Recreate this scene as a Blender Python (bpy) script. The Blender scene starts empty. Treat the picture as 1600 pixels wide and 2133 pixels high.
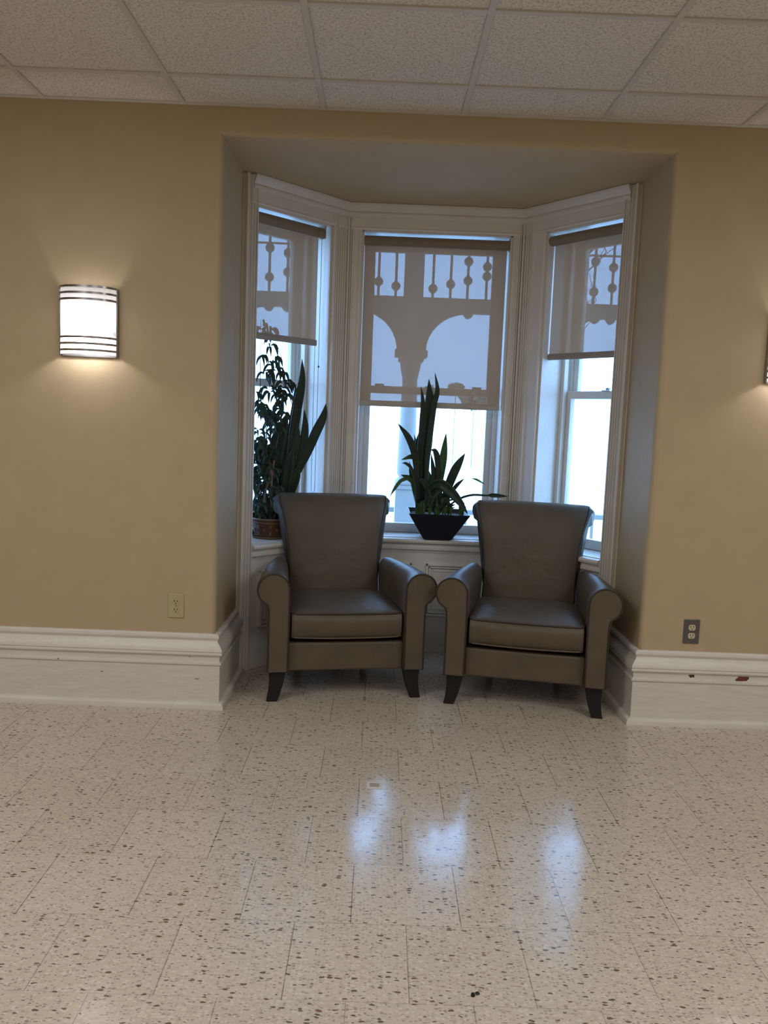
import bpy, bmesh, math, random
from mathutils import Vector, Matrix
random.seed(7)
C = bpy.context.scene.collection
SC = bpy.context.scene
PI = math.pi

# ------------------------------------------------------------------ camera
CAM = Vector((0.7422, -3.7614, 1.3764))
RT = Vector((0.99926, -0.00204, 0.03836)); UP = Vector((-0.03789, 0.11188, 0.99300)); FW = Vector((0.00632, 0.99372, -0.11172))
FPX = 1715.1
cd = bpy.data.cameras.new('camera'); cam = bpy.data.objects.new('camera', cd); C.objects.link(cam)
cam.matrix_world = Matrix(((RT.x, UP.x, -FW.x, CAM.x), (RT.y, UP.y, -FW.y, CAM.y), (RT.z, UP.z, -FW.z, CAM.z), (0, 0, 0, 1)))
cd.sensor_fit = 'VERTICAL'; cd.sensor_height = 36; cd.sensor_width = 27; cd.lens = FPX / 2133 * 36
cd.clip_start = .05; cd.clip_end = 300
SC.camera = cam

def at(px, py, Y):
    """point of the plane y = Y that the pixel looks at"""
    d = FW + RT * ((px - 800) / FPX) - UP * ((py - 1066.5) / FPX)
    return CAM + d * ((Y - CAM.y) / d.y)

# ------------------------------------------------------------------ world, lights, exposure
SKY = (0.29, 0.54, 1.0); SKY_STRENGTH = 9.0
w = bpy.data.worlds.new('sky'); SC.world = w; w.use_nodes = True
bg = w.node_tree.nodes['Background']; bg.inputs[0].default_value = (*SKY, 1); bg.inputs[1].default_value = SKY_STRENGTH
SC.view_settings.view_transform = 'Standard'; SC.view_settings.look = 'None'
SC.view_settings.gamma = 1; SC.view_settings.exposure = 0
SC.cycles.use_denoising = True
SC.cycles.max_bounces = 10; SC.cycles.diffuse_bounces = 5; SC.cycles.transparent_max_bounces = 16
SC.cycles.sample_clamp_indirect = 6
FILL_W = 22.5
for i, (lx, ly, pw) in enumerate([(-1.2, -2.3, 1.25), (3.0, -2.3, 1.25), (0.9, -3.7, .9), (-1.6, -5.4, .7), (3.4, -5.4, .7)]):
    ld = bpy.data.lights.new('room_fill_light', 'AREA'); ld.shape = 'RECTANGLE'; ld.size = 1.2; ld.size_y = .6  # unseen area lights, added under the ceiling as interior fill
    ld.energy = FILL_W * pw; ld.color = (1.0, .985, .975)
    lo = bpy.data.objects.new('room_fill_light', ld); C.objects.link(lo); lo.location = (lx, ly, 2.68)

# ------------------------------------------------------------------ material helpers
def new_mat(name):
    m = bpy.data.materials.new(name); m.use_nodes = True
    nt = m.node_tree; b = nt.nodes['Principled BSDF']
    return m, nt, b
def N(nt, t, **kw):
    n = nt.nodes.new(t)
    for k, v in kw.items(): setattr(n, k, v)
    return n
def L(nt, a, b): nt.links.new(a, b)
def math_n(nt, op, a, b=None, c=None, clamp=False):
    n = N(nt, 'ShaderNodeMath', operation=op); n.use_clamp = clamp
    for i, v in enumerate((a, b, c)):
        if v is None: continue
        if isinstance(v, (int, float)): n.inputs[i].default_value = v
        else: L(nt, v, n.inputs[i])
    return n.outputs[0]
def mapped(nt, scale=(1, 1, 1), loc=(0, 0, 0)):
    tc = N(nt, 'ShaderNodeTexCoord'); mp = N(nt, 'ShaderNodeMapping')
    mp.inputs['Scale'].default_value = scale; mp.inputs['Location'].default_value = loc
    L(nt, tc.outputs['Object'], mp.inputs['Vector']); return mp.outputs[0]
def noise(nt, vec, scale, detail=3, rough=.5):
    n = N(nt, 'ShaderNodeTexNoise'); n.inputs['Scale'].default_value = scale; n.inputs['Detail'].default_value = detail
    n.inputs['Roughness'].default_value = rough; L(nt, vec, n.inputs['Vector']); return n
def ramp(nt, fac, stops):
    r = N(nt, 'ShaderNodeValToRGB'); L(nt, fac, r.inputs[0])
    el = r.color_ramp.elements
    while len(el) < len(stops): el.new(.5)
    for e, (p, c) in zip(el, stops): e.position = p; e.color = (*c, 1) if len(c) == 3 else c
    return r.outputs[0]
def mix(nt, fac, a, b):
    n = N(nt, 'ShaderNodeMix', data_type='RGBA')
    for sock, v in ((n.inputs[0], fac), (n.inputs[6], a), (n.inputs[7], b)):
        if isinstance(v, (int, float)): sock.default_value = v
        elif isinstance(v, tuple): sock.default_value = (*v, 1)
        else: L(nt, v, sock)
    return n.outputs[2]
def bump(nt, b, h, dist, strength=1.0):
    n = N(nt, 'ShaderNodeBump'); n.inputs['Distance'].default_value = dist; n.inputs['Strength'].default_value = strength
    L(nt, h, n.inputs['Height']); L(nt, n.outputs[0], b.inputs['Normal'])
def plain(name, col, rough=.5, metal=0, bscale=0, bdist=0, vary=.06, spec=.5):
    m, nt, b = new_mat(name)
    v = mapped(nt); n = noise(nt, v, 9, 3)
    lo = tuple(c * (1 - vary) for c in col); hi = tuple(min(1, c * (1 + vary)) for c in col)
    L(nt, ramp(nt, n.outputs['Fac'], [(.3, lo), (.7, hi)]), b.inputs['Base Color'])
    b.inputs['Roughness'].default_value = rough; b.inputs['Metallic'].default_value = metal
    b.inputs['Specular IOR Level'].default_value = spec
    if bscale:
        n2 = noise(nt, v, bscale, 4); bump(nt, b, n2.outputs['Fac'], bdist)
    return m

M = {}
M['wall'] = plain('tan_wall_paint', (.52, .415, .27), .55, bscale=60, bdist=.0004, vary=.03, spec=.3)
M['soffit'] = M['wall']
M['trim'] = plain('white_gloss_paint', (.77, .745, .70), .35, bscale=25, bdist=.0015, vary=.03)
M['chrome'] = plain('brushed_chrome', (.42, .42, .44), .25, metal=1, vary=.02)
M['ivory'] = plain('ivory_plastic', (.50, .44, .25), .4, vary=.02)
M['ivory_pale'] = plain('pale_ivory_plastic', (.62, .55, .38), .4, vary=.02)
M['steel'] = plain('grey_steel_plate', (.13, .12, .12), .4, metal=.3, vary=.05)
M['dark'] = plain('dark_slot', (.015, .013, .012), .6)
M['ebony'] = plain('black_stained_wood', (.005, .004, .004), .5, bscale=40, bdist=.0005)
M['pot'] = plain('charcoal_glazed_pot', (.018, .022, .035), .45, vary=.1)
M['soil'] = plain('potting_soil', (.03, .022, .015), .95, bscale=150, bdist=.004, vary=.4)
M['clay'] = plain('terracotta', (.25, .10, .055), .8, vary=.1)
M['cane'] = plain('brown_cane', (.10, .042, .020), .55, bscale=200, bdist=.001, vary=.3)
M['cane_light'] = plain('pale_cane', (.20, .12, .06), .55, bscale=200, bdist=.001, vary=.25)
M['stake'] = plain('bamboo_stake', (.26, .13, .06), .6, vary=.2)
M['stem'] = plain('plant_stem', (.05, .045, .025), .7, vary=.2)
M['ext'] = plain('exterior_grey_paint', (.36, .37, .37), .6, vary=.04)
M['ground'] = plain('pale_ground', (.55, .56, .55), .9, vary=.15)
M['bark'] = plain('grey_brown_bark', (.20, .12, .08), .9, vary=.2)
M['bead'] = plain('white_bead_chain', (.6, .6, .6), .4)
M['chip'] = plain('bare_brown_wood', (.14, .045, .02), .8, bscale=120, bdist=.001, vary=.35)
M['scuff'] = plain('dark_scuff', (.16, .12, .09), .7, vary=.3)
M['sticker'] = plain('pale_sticker', (.72, .70, .62), .5)
M['sticker_grey'] = plain('grey_sticker_print', (.38, .37, .31), .5)
M['far_green'] = plain('far_evergreen', (.14, .17, .14), .9, vary=.3)

def leather():
    m, nt, b = new_mat('taupe_leather')
    v = mapped(nt); n = noise(nt, v, 6, 4)
    L(nt, ramp(nt, n.outputs['Fac'], [(.3, (.098, .076, .050)), (.7, (.120, .093, .062))]), b.inputs['Base Color'])
    b.inputs['Roughness'].default_value = .47
    vo = N(nt, 'ShaderNodeTexVoronoi', feature='DISTANCE_TO_EDGE'); vo.inputs['Scale'].default_value = 260; L(nt, v, vo.inputs['Vector'])
    n2 = noise(nt, v, 14, 2)
    h = math_n(nt, 'ADD', math_n(nt, 'MULTIPLY', vo.outputs['Distance'], .35), math_n(nt, 'MULTIPLY', n2.outputs['Fac'], 4))
    bump(nt, b, h, .0012)
    return m
M['leather'] = leather()
M['welt'] = plain('dark_welt_leather', (.035, .024, .015), .5)

def leaf_mat(name, a, b_, trans, band=True):
    m, nt, b = new_mat(name)
    v = mapped(nt, (1, 1, 1)); 
    if band:
        f = noise(nt, mapped(nt, (14, 14, 70)), 1.0, 3).outputs['Fac']
    else: f = noise(nt, v, 30, 2).outputs['Fac']
    col = ramp(nt, f, [(.2, a), (.8, b_)])
    L(nt, col, b.inputs['Base Color']); b.inputs['Roughness'].default_value = .4
    tr = N(nt, 'ShaderNodeBsdfTranslucent'); L(nt, col, tr.inputs['Color'])
    mx = N(nt, 'ShaderNodeMixShader'); mx.inputs[0].default_value = trans
    L(nt, b.outputs[0], mx.inputs[1]); L(nt, tr.outputs[0], mx.inputs[2])
    L(nt, mx.outputs[0], nt.nodes['Material Output'].inputs['Surface'])
    return m
M['snake'] = leaf_mat('snake_plant_leaf', (.012, .032, .022), (.026, .055, .036), .12)
M['leaf_green'] = leaf_mat('fresh_green_leaf', (.05, .12, .03), (.08, .18, .05), .35, False)
M['ficus'] = leaf_mat('ficus_leaf', (.012, .032, .014), (.02, .05, .02), .15, False)

def glass():
    m = bpy.data.materials.new('window_glass'); m.use_nodes = True; nt = m.node_tree; nt.nodes.clear()
    o = N(nt, 'ShaderNodeOutputMaterial'); t = N(nt, 'ShaderNodeBsdfTransparent'); g = N(nt, 'ShaderNodeBsdfGlossy')
    t.inputs[0].default_value = (.95, .97, .97, 1); g.inputs['Roughness'].default_value = .02
    v = mapped(nt); n = noise(nt, v, 5, 2)
    fr = N(nt, 'ShaderNodeLayerWeight'); fr.inputs[0].default_value = .5
    fac = math_n(nt, 'MULTIPLY_ADD', math_n(nt, 'POWER', fr.outputs['Facing'], 5), .85, .03)
    mx = N(nt, 'ShaderNodeMixShader'); L(nt, fac, mx.inputs[0]); L(nt, t.outputs[0], mx.inputs[1]); L(nt, g.outputs[0], mx.inputs[2])
    bp = N(nt, 'ShaderNodeBump'); bp.inputs['Distance'].default_value = .002; L(nt, n.outputs['Fac'], bp.inputs['Height']); L(nt, bp.outputs[0], g.inputs['Normal'])
    L(nt, mx.outputs[0], o.inputs[0]); return m
M['glass'] = glass()

def shade_fabric():
    # open-weave screen cloth: small holes let the view through, threads glow a little
    m = bpy.data.materials.new('tan_screen_fabric'); m.use_nodes = True; nt = m.node_tree; nt.nodes.clear()
    o = N(nt, 'ShaderNodeOutputMaterial'); t = N(nt, 'ShaderNodeBsdfTransparent'); d = N(nt, 'ShaderNodeBsdfDiffuse'); tl = N(nt, 'ShaderNodeBsdfTranslucent')
    v = mapped(nt, (1, 1, 1)); n = noise(nt, v, 40, 3)
    f = math_n(nt, 'MULTIPLY_ADD', n.outputs['Fac'], .014, .066)
    d.inputs[0].default_value = (.58, .46, .36, 1); tl.inputs[0].default_value = (.28, .14, .065, 1)
    m1 = N(nt, 'ShaderNodeMixShader'); m1.inputs[0].default_value = .28; L(nt, d.outputs[0], m1.inputs[1]); L(nt, tl.outputs[0], m1.inputs[2])
    m2 = N(nt, 'ShaderNodeMixShader'); L(nt, f, m2.inputs[0]); L(nt, m1.outputs[0], m2.inputs[1]); L(nt, t.outputs[0], m2.inputs[2])
    L(nt, m2.outputs[0], o.inputs[0]); return m
M['fabric'] = shade_fabric()
M['tube'] = plain('tan_shade_cloth_roll', (.26, .21, .15), .8, bscale=300, bdist=.0005)
def hem_mat():  # middle hem: window glare put into a paler, translucent colour
    m, nt, b = new_mat('shade_hem'); v = mapped(nt); n = noise(nt, v, 80, 2)
    L(nt, ramp(nt, n.outputs['Fac'], [(.3, (.70, .66, .59)), (.7, (.76, .72, .65))]), b.inputs['Base Color']); b.inputs['Roughness'].default_value = .7
    t = N(nt, 'ShaderNodeBsdfTranslucent'); t.inputs[0].default_value = (.62, .56, .48, 1); mx = N(nt, 'ShaderNodeMixShader'); mx.inputs[0].default_value = .35
    L(nt, b.outputs[0], mx.inputs[1]); L(nt, t.outputs[0], mx.inputs[2]); L(nt, mx.outputs[0], nt.nodes['Material Output'].inputs['Surface']); return m
M['hem'] = hem_mat()
M['fabric_edge'] = plain('tan_shade_hem', (.36, .32, .28), .7)
M['ivory_clip'] = plain('cream_plastic_bracket', (.45, .40, .30), .5)

def diffuser():
    m = bpy.data.materials.new('opal_acrylic'); m.use_nodes = True; nt = m.node_tree; nt.nodes.clear()
    o = N(nt, 'ShaderNodeOutputMaterial'); tl = N(nt, 'ShaderNodeBsdfTranslucent'); tl.inputs[0].default_value = (.95, .95, .95, 1)
    d = N(nt, 'ShaderNodeBsdfDiffuse'); d.inputs[0].default_value = (.9, .9, .9, 1)
    v = mapped(nt); n = noise(nt, v, 4, 1)
    mx = N(nt, 'ShaderNodeMixShader'); L(nt, math_n(nt, 'MULTIPLY_ADD', n.outputs['Fac'], .04, .45), mx.inputs[0])
    L(nt, tl.outputs[0], mx.inputs[1]); L(nt, d.outputs[0], mx.inputs[2])
    L(nt, mx.outputs[0], o.inputs[0]); return m
M['diffuser'] = diffuser()

T = .3048
FX0, FY0 = .0974, -1.9485
def floor_mat():
    m, nt, b = new_mat('speckled_vinyl_tile')
    tc = N(nt, 'ShaderNodeTexCoord'); sp = N(nt, 'ShaderNodeSeparateXYZ'); L(nt, tc.outputs['Object'], sp.inputs[0])
    X, Y = sp.outputs[0], sp.outputs[1]
    ry = math_n(nt, 'DIVIDE', math_n(nt, 'SUBTRACT', Y, FY0), T)
    row = math_n(nt, 'FLOOR', ry)
    par = math_n(nt, 'MULTIPLY', math_n(nt, 'FLOORED_MODULO', row, 2), .5)
    rx = math_n(nt, 'ADD', math_n(nt, 'SUBTRACT', math_n(nt, 'DIVIDE', math_n(nt, 'SUBTRACT', X, FX0), T), .5), par)
    col = math_n(nt, 'FLOOR', rx)
    dx = math_n(nt, 'PINGPONG', rx, .5); dy = math_n(nt, 'PINGPONG', ry, .5)
    # a number per tile
    cid = N(nt, 'ShaderNodeCombineXYZ'); L(nt, col, cid.inputs[0]); L(nt, row, cid.inputs[1])
    wn = N(nt, 'ShaderNodeTexWhiteNoise', noise_dimensions='3D'); L(nt, cid.outputs[0], wn.inputs['Vector'])
    dn = noise(nt, tc.outputs['Object'], 1.6, 2)
    wob = noise(nt, tc.outputs['Object'], 30, 2)
    lx = math_n(nt, 'LESS_THAN', dx, math_n(nt, 'MULTIPLY', wob.outputs['Fac'], .0082))
    ly = math_n(nt, 'LESS_THAN', dy, math_n(nt, 'MULTIPLY', wob.outputs['Fac'], .0075))
    lfade = math_n(nt, 'MULTIPLY', lx, math_n(nt, 'MULTIPLY_ADD', wn.outputs['Value'], .6, .35))
    yfade = math_n(nt, 'MULTIPLY', ly, math_n(nt, 'MULTIPLY_ADD', dn.outputs['Fac'], .9, -.15))
    line = math_n(nt, 'MAXIMUM', lfade, yfade, clamp=True)
    # chips
    def chips(sx, sy, thr, keep, seed):
        mp = N(nt, 'ShaderNodeMapping'); mp.inputs['Scale'].default_value = (sx, sy, 1); mp.inputs['Location'].default_value = (seed, seed * 1.7, 0)
        wv = noise(nt, tc.outputs['Object'], 70, 2)
        ad = N(nt, 'ShaderNodeVectorMath', operation='MULTIPLY_ADD'); L(nt, wv.outputs['Color'], ad.inputs[0]); ad.inputs[1].default_value = (.012, .008, 0); L(nt, tc.outputs['Object'], ad.inputs[2])
        L(nt, ad.outputs[0], mp.inputs['Vector'])
        vo = N(nt, 'ShaderNodeTexVoronoi', voronoi_dimensions='2D'); vo.inputs['Scale'].default_value = 1; L(nt, mp.outputs[0], vo.inputs['Vector'])
        s = N(nt, 'ShaderNodeSeparateColor'); L(nt, vo.outputs['Color'], s.inputs[0])
        size = math_n(nt, 'MULTIPLY_ADD', s.outputs[1], thr, thr * .3)
        a = math_n(nt, 'LESS_THAN', vo.outputs['Distance'], size)
        return math_n(nt, 'MULTIPLY', a, math_n(nt, 'LESS_THAN', s.outputs[0], keep)), s.outputs[2]
    big = noise(nt, tc.outputs['Object'], 3.2, 3)
    base = mix(nt, wn.outputs['Value'], (.60, .53, .435), (.655, .58, .485))
    base = mix(nt, math_n(nt, 'MULTIPLY', big.outputs['Fac'], .30), base, (.60, .54, .45))
    c, r = chips(60, 105, .42, .45, 3.1); base = mix(nt, math_n(nt, 'MULTIPLY', c, .30), base, mix(nt, r, (.44, .30, .22), (.38, .36, .28)))
    c, r = chips(75, 130, .42, .40, 9.7); base = mix(nt, math_n(nt, 'MULTIPLY', c, .5), base, (.78, .71, .61))
    c, r = chips(100, 215, .44, .22, 5.3); base = mix(nt, math_n(nt, 'MULTIPLY', c, .62), base, mix(nt, r, (.24, .17, .12), (.20, .185, .15)))
    c, r = chips(48, 110, .33, .12, 13.9); base = mix(nt, math_n(nt, 'MULTIPLY', c, .9), base, mix(nt, r, (.15, .085, .055), (.085, .075, .06)))
    base = mix(nt, math_n(nt, 'MULTIPLY', line, .85), base, (.06, .045, .035))
    L(nt, base, b.inputs['Base Color'])
    rn = noise(nt, tc.outputs['Object'], 4, 4)
    L(nt, ramp(nt, rn.outputs['Fac'], [(.3, (.11,) * 3), (.7, (.17,) * 3)]), b.inputs['Roughness'])
    b.inputs['Specular IOR Level'].default_value = .5
    hn = noise(nt, tc.outputs['Object'], 7, 3)
    h = math_n(nt, 'SUBTRACT', math_n(nt, 'MULTIPLY', hn.outputs['Fac'], .6), math_n(nt, 'MULTIPLY', line, .4))
    bump(nt, b, h, .0016)
    return m
M['floor'] = floor_mat()

def ceiling_mat():
    m, nt, b = new_mat('fissured_ceiling_tile')
    v = mapped(nt)
    n = noise(nt, v, 110, 3, .6); big = noise(nt, v, 2.5, 2)
    vo = N(nt, 'ShaderNodeTexVoronoi'); vo.inputs['Scale'].default_value = 55; L(nt, v, vo.inputs['Vector'])
    s = N(nt, 'ShaderNodeSeparateColor'); L(nt, vo.outputs['Color'], s.inputs[0])
    pit = math_n(nt, 'MULTIPLY', math_n(nt, 'LESS_THAN', vo.outputs['Distance'], .16), math_n(nt, 'LESS_THAN', s.outputs[0], .35))
    fine = ramp(nt, n.outputs['Fac'], [(.36, (.47, .45, .40)), (.52, (.78, .75, .69))])
    col = mix(nt, math_n(nt, 'MULTIPLY', pit, .6), fine, (.30, .26, .21))
    col = mix(nt, math_n(nt, 'MULTIPLY', big.outputs['Fac'], .25), col, (.66, .62, .56))
    L(nt, col, b.inputs['Base Color']); b.inputs['Roughness'].default_value = .9
    bump(nt, b, math_n(nt, 'SUBTRACT', n.outputs['Fac'], pit), .003)
    return m
M['ceiling'] = ceiling_mat()
M['grid'] = plain('ceiling_grid_paint', (.60, .575, .535), .5, vary=.02)

def board_mat():
    # old brush-painted skirting: faint scuffs of their own
    m, nt, b = new_mat('worn_white_skirting_paint')
    v = mapped(nt, (3, 3, 22)); n = noise(nt, v, 2.2, 4, .7)
    v2 = mapped(nt, (4, 4, 30), (3, 1, 2)); n2 = noise(nt, v2, 2.8, 5, .75)
    col = ramp(nt, n.outputs['Fac'], [(.3, (.69, .665, .61)), (.7, (.80, .77, .72))])
    sc = ramp(nt, n2.outputs['Fac'], [(.66, (0, 0, 0)), (.74, (1, 1, 1))])
    L(nt, mix(nt, math_n(nt, 'MULTIPLY', sc, .28), col, (.42, .36, .30)), b.inputs['Base Color'])
    b.inputs['Roughness'].default_value = .42
    n3 = noise(nt, mapped(nt), 45, 4); bump(nt, b, n3.outputs['Fac'], .002)
    return m
M['board'] = board_mat()

# ------------------------------------------------------------------ mesh builder
class MB:
    def __init__(s): s.v = []; s.f = []
    def add(s, vs, fs):
        o = len(s.v); s.v += [Vector(p) for p in vs]; s.f += [tuple(i + o for i in f) for f in fs]; return s
    def box(s, x0, x1, y0, y1, z0, z1, fn=None):
        P = [(x, y, z) for z in (z0, z1) for y in (y0, y1) for x in (x0, x1)]
        if fn: P = [fn(*p) for p in P]
        return s.add(P, [(0, 2, 3, 1), (4, 5, 7, 6), (0, 1, 5, 4), (2, 6, 7, 3), (0, 4, 6, 2), (1, 3, 7, 5)])
    def loft(s, rings, closed=True, caps=True):
        n = len(rings[0]); o = len(s.v)
        for r in rings: s.v += [Vector(p) for p in r]
        m = n if closed else n - 1
        for k in range(len(rings) - 1):
            for i in range(m):
                j = (i + 1) % n
                s.f.append((o + k * n + i, o + k * n + j, o + (k + 1) * n + j, o + (k + 1) * n + i))
        if caps and closed:
            s.f.append(tuple(o + i for i in reversed(range(n)))); e = o + (len(rings) - 1) * n
            s.f.append(tuple(e + i for i in range(n)))
        return s
    def tube(s, pts, r, seg=8, closed=False, caps=True):
        pts = [Vector(p) for p in pts]; n = len(pts); rings = []
        prev = None
        for i, p in enumerate(pts):
            if closed: t = pts[(i + 1) % n] - pts[i - 1]
            else: t = pts[min(i + 1, n - 1)] - pts[max(i - 1, 0)]
            if t.length < 1e-9: t = Vector((0, 0, 1))
            t.normalize()
            a = prev if prev is not None else (Vector((0, 0, 1)) if abs(t.z) < .9 else Vector((1, 0, 0)))
            a = (a - t * a.dot(t))
            if a.length < 1e-6: a = t.orthogonal()
            a.normalize(); prev = a; b = t.cross(a)
            rr = r[i] if isinstance(r, (list, tuple)) else r
            rings.append([p + (a * math.cos(2 * PI * k / seg) + b * math.sin(2 * PI * k / seg)) * rr for k in range(seg)])
        if closed: rings.append(rings[0])
        return s.loft(rings, True, caps and not closed)
    def lathe(s, prof, cx=0, cy=0, seg=32, caps=True, z0=0):
        rings = [[(cx + r * math.cos(2 * PI * k / seg), cy + r * math.sin(2 * PI * k / seg), z0 + z) for k in range(seg)] for r, z in prof]
        return s.loft(rings, True, caps)
    def prism(s, poly, z0, z1):
        n = len(poly)
        return s.add([(x, y, z0) for x, y in poly] + [(x, y, z1) for x, y in poly],
                     [tuple(reversed(range(n))), tuple(range(n, 2 * n))] + [(i, (i + 1) % n, n + (i + 1) % n, n + i) for i in range(n)])
    def build(s, name, mat, parent=None, smooth=True, bevel=0, seg=2, origin=None, angle=38):
        me = bpy.data.meshes.new(name)
        off = Vector(origin) if origin is not None else Vector((0, 0, 0))
        me.from_pydata([tuple(v - off) for v in s.v], [], s.f); me.update()
        bm = bmesh.new(); bm.from_mesh(me); bmesh.ops.recalc_face_normals(bm, faces=bm.faces); bm.to_mesh(me); bm.free()
        me.materials.append(mat)
        if smooth:
            me.polygons.foreach_set('use_smooth', [True] * len(me.polygons))
            me.set_sharp_from_angle(angle=math.radians(angle))
        o = bpy.data.objects.new(name, me); C.objects.link(o)
        if parent is not None: o.parent = parent
        elif origin is not None: o.location = off
        if bevel:
            b = o.modifiers.new('bevel', 'BEVEL'); b.width = bevel; b.segments = seg; b.limit_method = 'ANGLE'; b.angle_limit = math.radians(40)
        return o

def tag(o, label=None, cat=None, group=None, kind=None):
    if label: o['label'] = label
    if cat: o['category'] = cat
    if group: o['group'] = group
    if kind: o['kind'] = kind
    return o
def empty(name, loc, rz=0, **kw):
    o = bpy.data.objects.new(name, None); C.objects.link(o); o.location = loc; o.rotation_euler = (0, 0, rz)
    o.empty_display_size = .1
    return tag(o, **kw)
def struct(o): o['kind'] = 'structure'; return o
def copy_tree(o, parent=None):
    c = o.copy(); C.objects.link(c); c.parent = parent
    for ch in list(o.children): copy_tree(ch, c)
    return c
def catmull(P, n=6):
    P = [Vector(p) for p in P]; Q = [P[0] * 2 - P[1]] + P + [P[-1] * 2 - P[-2]]; out = []
    for i in range(1, len(Q) - 2):
        a, b, c, d = Q[i - 1], Q[i], Q[i + 1], Q[i + 2]
        for k in range(n):
            t = k / n
            out.append(.5 * ((2 * b) + (c - a) * t + (2 * a - 5 * b + 4 * c - d) * t * t + (3 * b - a - 3 * c + d) * t ** 3))
    out.append(P[-1]); return out
def arc(cx, cz, r, a0, a1, n):
    return [(cx + r * math.cos(math.radians(a0 + (a1 - a0) * k / n)), cz + r * math.sin(math.radians(a0 + (a1 - a0) * k / n))) for k in range(n + 1)]

# ------------------------------------------------------------------ room shell
XL, XR, YB, H, ZT = -3.4, 5.4, -7.6, 2.7023, 2.585
AW = 1.9858                       # alcove width
JL, JR = .545, .46                # alcove jamb depths
PA, PB, PC, PD = Vector((0, JL)), Vector((.50, 1.08)), Vector((1.52, 1.08)), Vector((AW, JR))

fl = MB().box(XL - .1, XR + .1, YB - .1, 1.2, -.12, 0)
struct(fl.build('floor', M['floor'], smooth=False))

RR = .028
wb = MB()
top = H + .05
prof = [(RR, 0)] + [(RR - RR * math.sin(a), RR - RR * math.cos(a)) for a in [math.radians(15 * k) for k in range(1, 7)]]
def frame_ring(o, y, dep):       # the opening outline pushed outwards by o
    return [(-o, y, 0), (-o, y, ZT + o), (AW + o, y, ZT + o), (AW + o, y, 0)]
rings = [frame_ring(o, y, 0) for o, y in prof]
wb.loft(rings, closed=False, caps=False)
wb.add([(XL, 0, 0), (-RR, 0, 0), (-RR, 0, ZT + RR), (-RR, 0, top), (XL, 0, top)], [(0, 1, 2, 3, 4)])
wb.add([(XR, 0, 0), (AW + RR, 0, 0), (AW + RR, 0, ZT + RR), (AW + RR, 0, top), (XR, 0, top)], [(4, 3, 2, 1, 0)])
wb.add([(-RR, 0, ZT + RR), (AW + RR, 0, ZT + RR), (AW + RR, 0, top), (-RR, 0, top)], [(0, 1, 2, 3)])
wb.add([(0, RR, 0), (0, JL, 0), (0, JL, ZT), (0, RR, ZT)], [(0, 1, 2, 3)])
wb.add([(AW, RR, 0), (AW, JR, 0), (AW, JR, ZT), (AW, RR, ZT)], [(3, 2, 1, 0)])
wb.add([(0, RR, ZT), (AW, RR, ZT), (AW, JR, ZT), (PC.x, PC.y, ZT), (PB.x, PB.y, ZT), (0, JL, ZT)], [(0, 1, 2, 3, 4, 5)])
# outer skin so that no daylight leaks in
wb.box(XL, -.30, .32, .36, -.1, top); wb.box(AW + .30, XR, .32, .36, -.1, top)
wb.box(-.34, AW + .34, .0, 1.75, ZT + .20, ZT + .26)
struct(wb.build('wall_back', M['wall'], angle=50))
struct(MB().box(XL - .1, XL, YB, .36, -.1, top).build('wall_left', M['wall'], smooth=False))
struct(MB().box(XR, XR + .1, YB, .36, -.1, top).build('wall_right', M['wall'], smooth=False))
struct(MB().box(XL - .1, XR + .1, YB - .1, YB, -.1, top).build('wall_front', M['wall'], smooth=False))

# ceiling: lay-in panels, sitting just above the faces of the metal grid
struct(MB().box(XL - .1, XR + .1, YB - .1, .1, H + .008, H + .06).build('ceiling', M['ceiling'], smooth=False))
gr = MB(); i = -5
WX = -.7821
while WX + i * 2 * T < XR:
    x = WX + i * 2 * T; i += 1
    if x > XL: gr.box(x - .012, x + .012, YB, -.001, H, H + .009)
for k in range(0, 13):
    y = -.312 - k * 2 * T
    if y > YB: gr.box(XL, XR, y - .012, y + .012, H + .0005, H + .009)
gr.box(XL, XR, -.022, -.001, H + .001, H + .009)
struct(gr.build('trim_1', M['grid'], smooth=False, bevel=.0015, seg=1))

# skirting boards, a swept old-style moulding
BP = [(0, .352), (.012, .352), (.020, .345), (.022, .335), (.018, .326), (.014, .321), (.017, .312), (.030, .296), (.038, .284), (.040, .274),
      (.036, .268), (.040, .264), (.040, .258), (.028, .252), (.026, .232), (.028, .222), (.036, .218), (.036, .211), (.028, .205), (.027, .032),
      (.036, .030), (.046, .022), (.050, .010), (.050, 0), (0, 0)]
def sweep(poly, prof, name, side, mat=M['board']):
    # poly: floor polyline, side = +1 moulding grows to the left of travel
    mb = MB(); P = [Vector(p) for p in poly]; rings = []
    for i, p in enumerate(P):
        d0 = (P[i] - P[i - 1]).normalized() if i else None
        d1 = (P[i + 1] - P[i]).normalized() if i < len(P) - 1 else None
        n0 = Vector((-d0.y, d0.x)) if d0 else None; n1 = Vector((-d1.y, d1.x)) if d1 else None
        if d0 is None: mdir = n1
        elif d1 is None: mdir = n0
        else: mdir = (n0 + n1).normalized(); mdir = mdir / mdir.dot(n0)
        rings.append([(p.x + mdir.x * o * side, p.y + mdir.y * o * side, z) for o, z in prof])
    mb.loft(rings, True, True)
    return struct(mb.build(name, mat, angle=30))
bl = sweep([(XL, 0), (0, 0), (0, JL - .002)], BP, 'baseboard_left', -1)
br = sweep([(XR, 0), (AW, 0), (AW, JR - .002)], BP, 'baseboard_right', 1)
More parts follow.
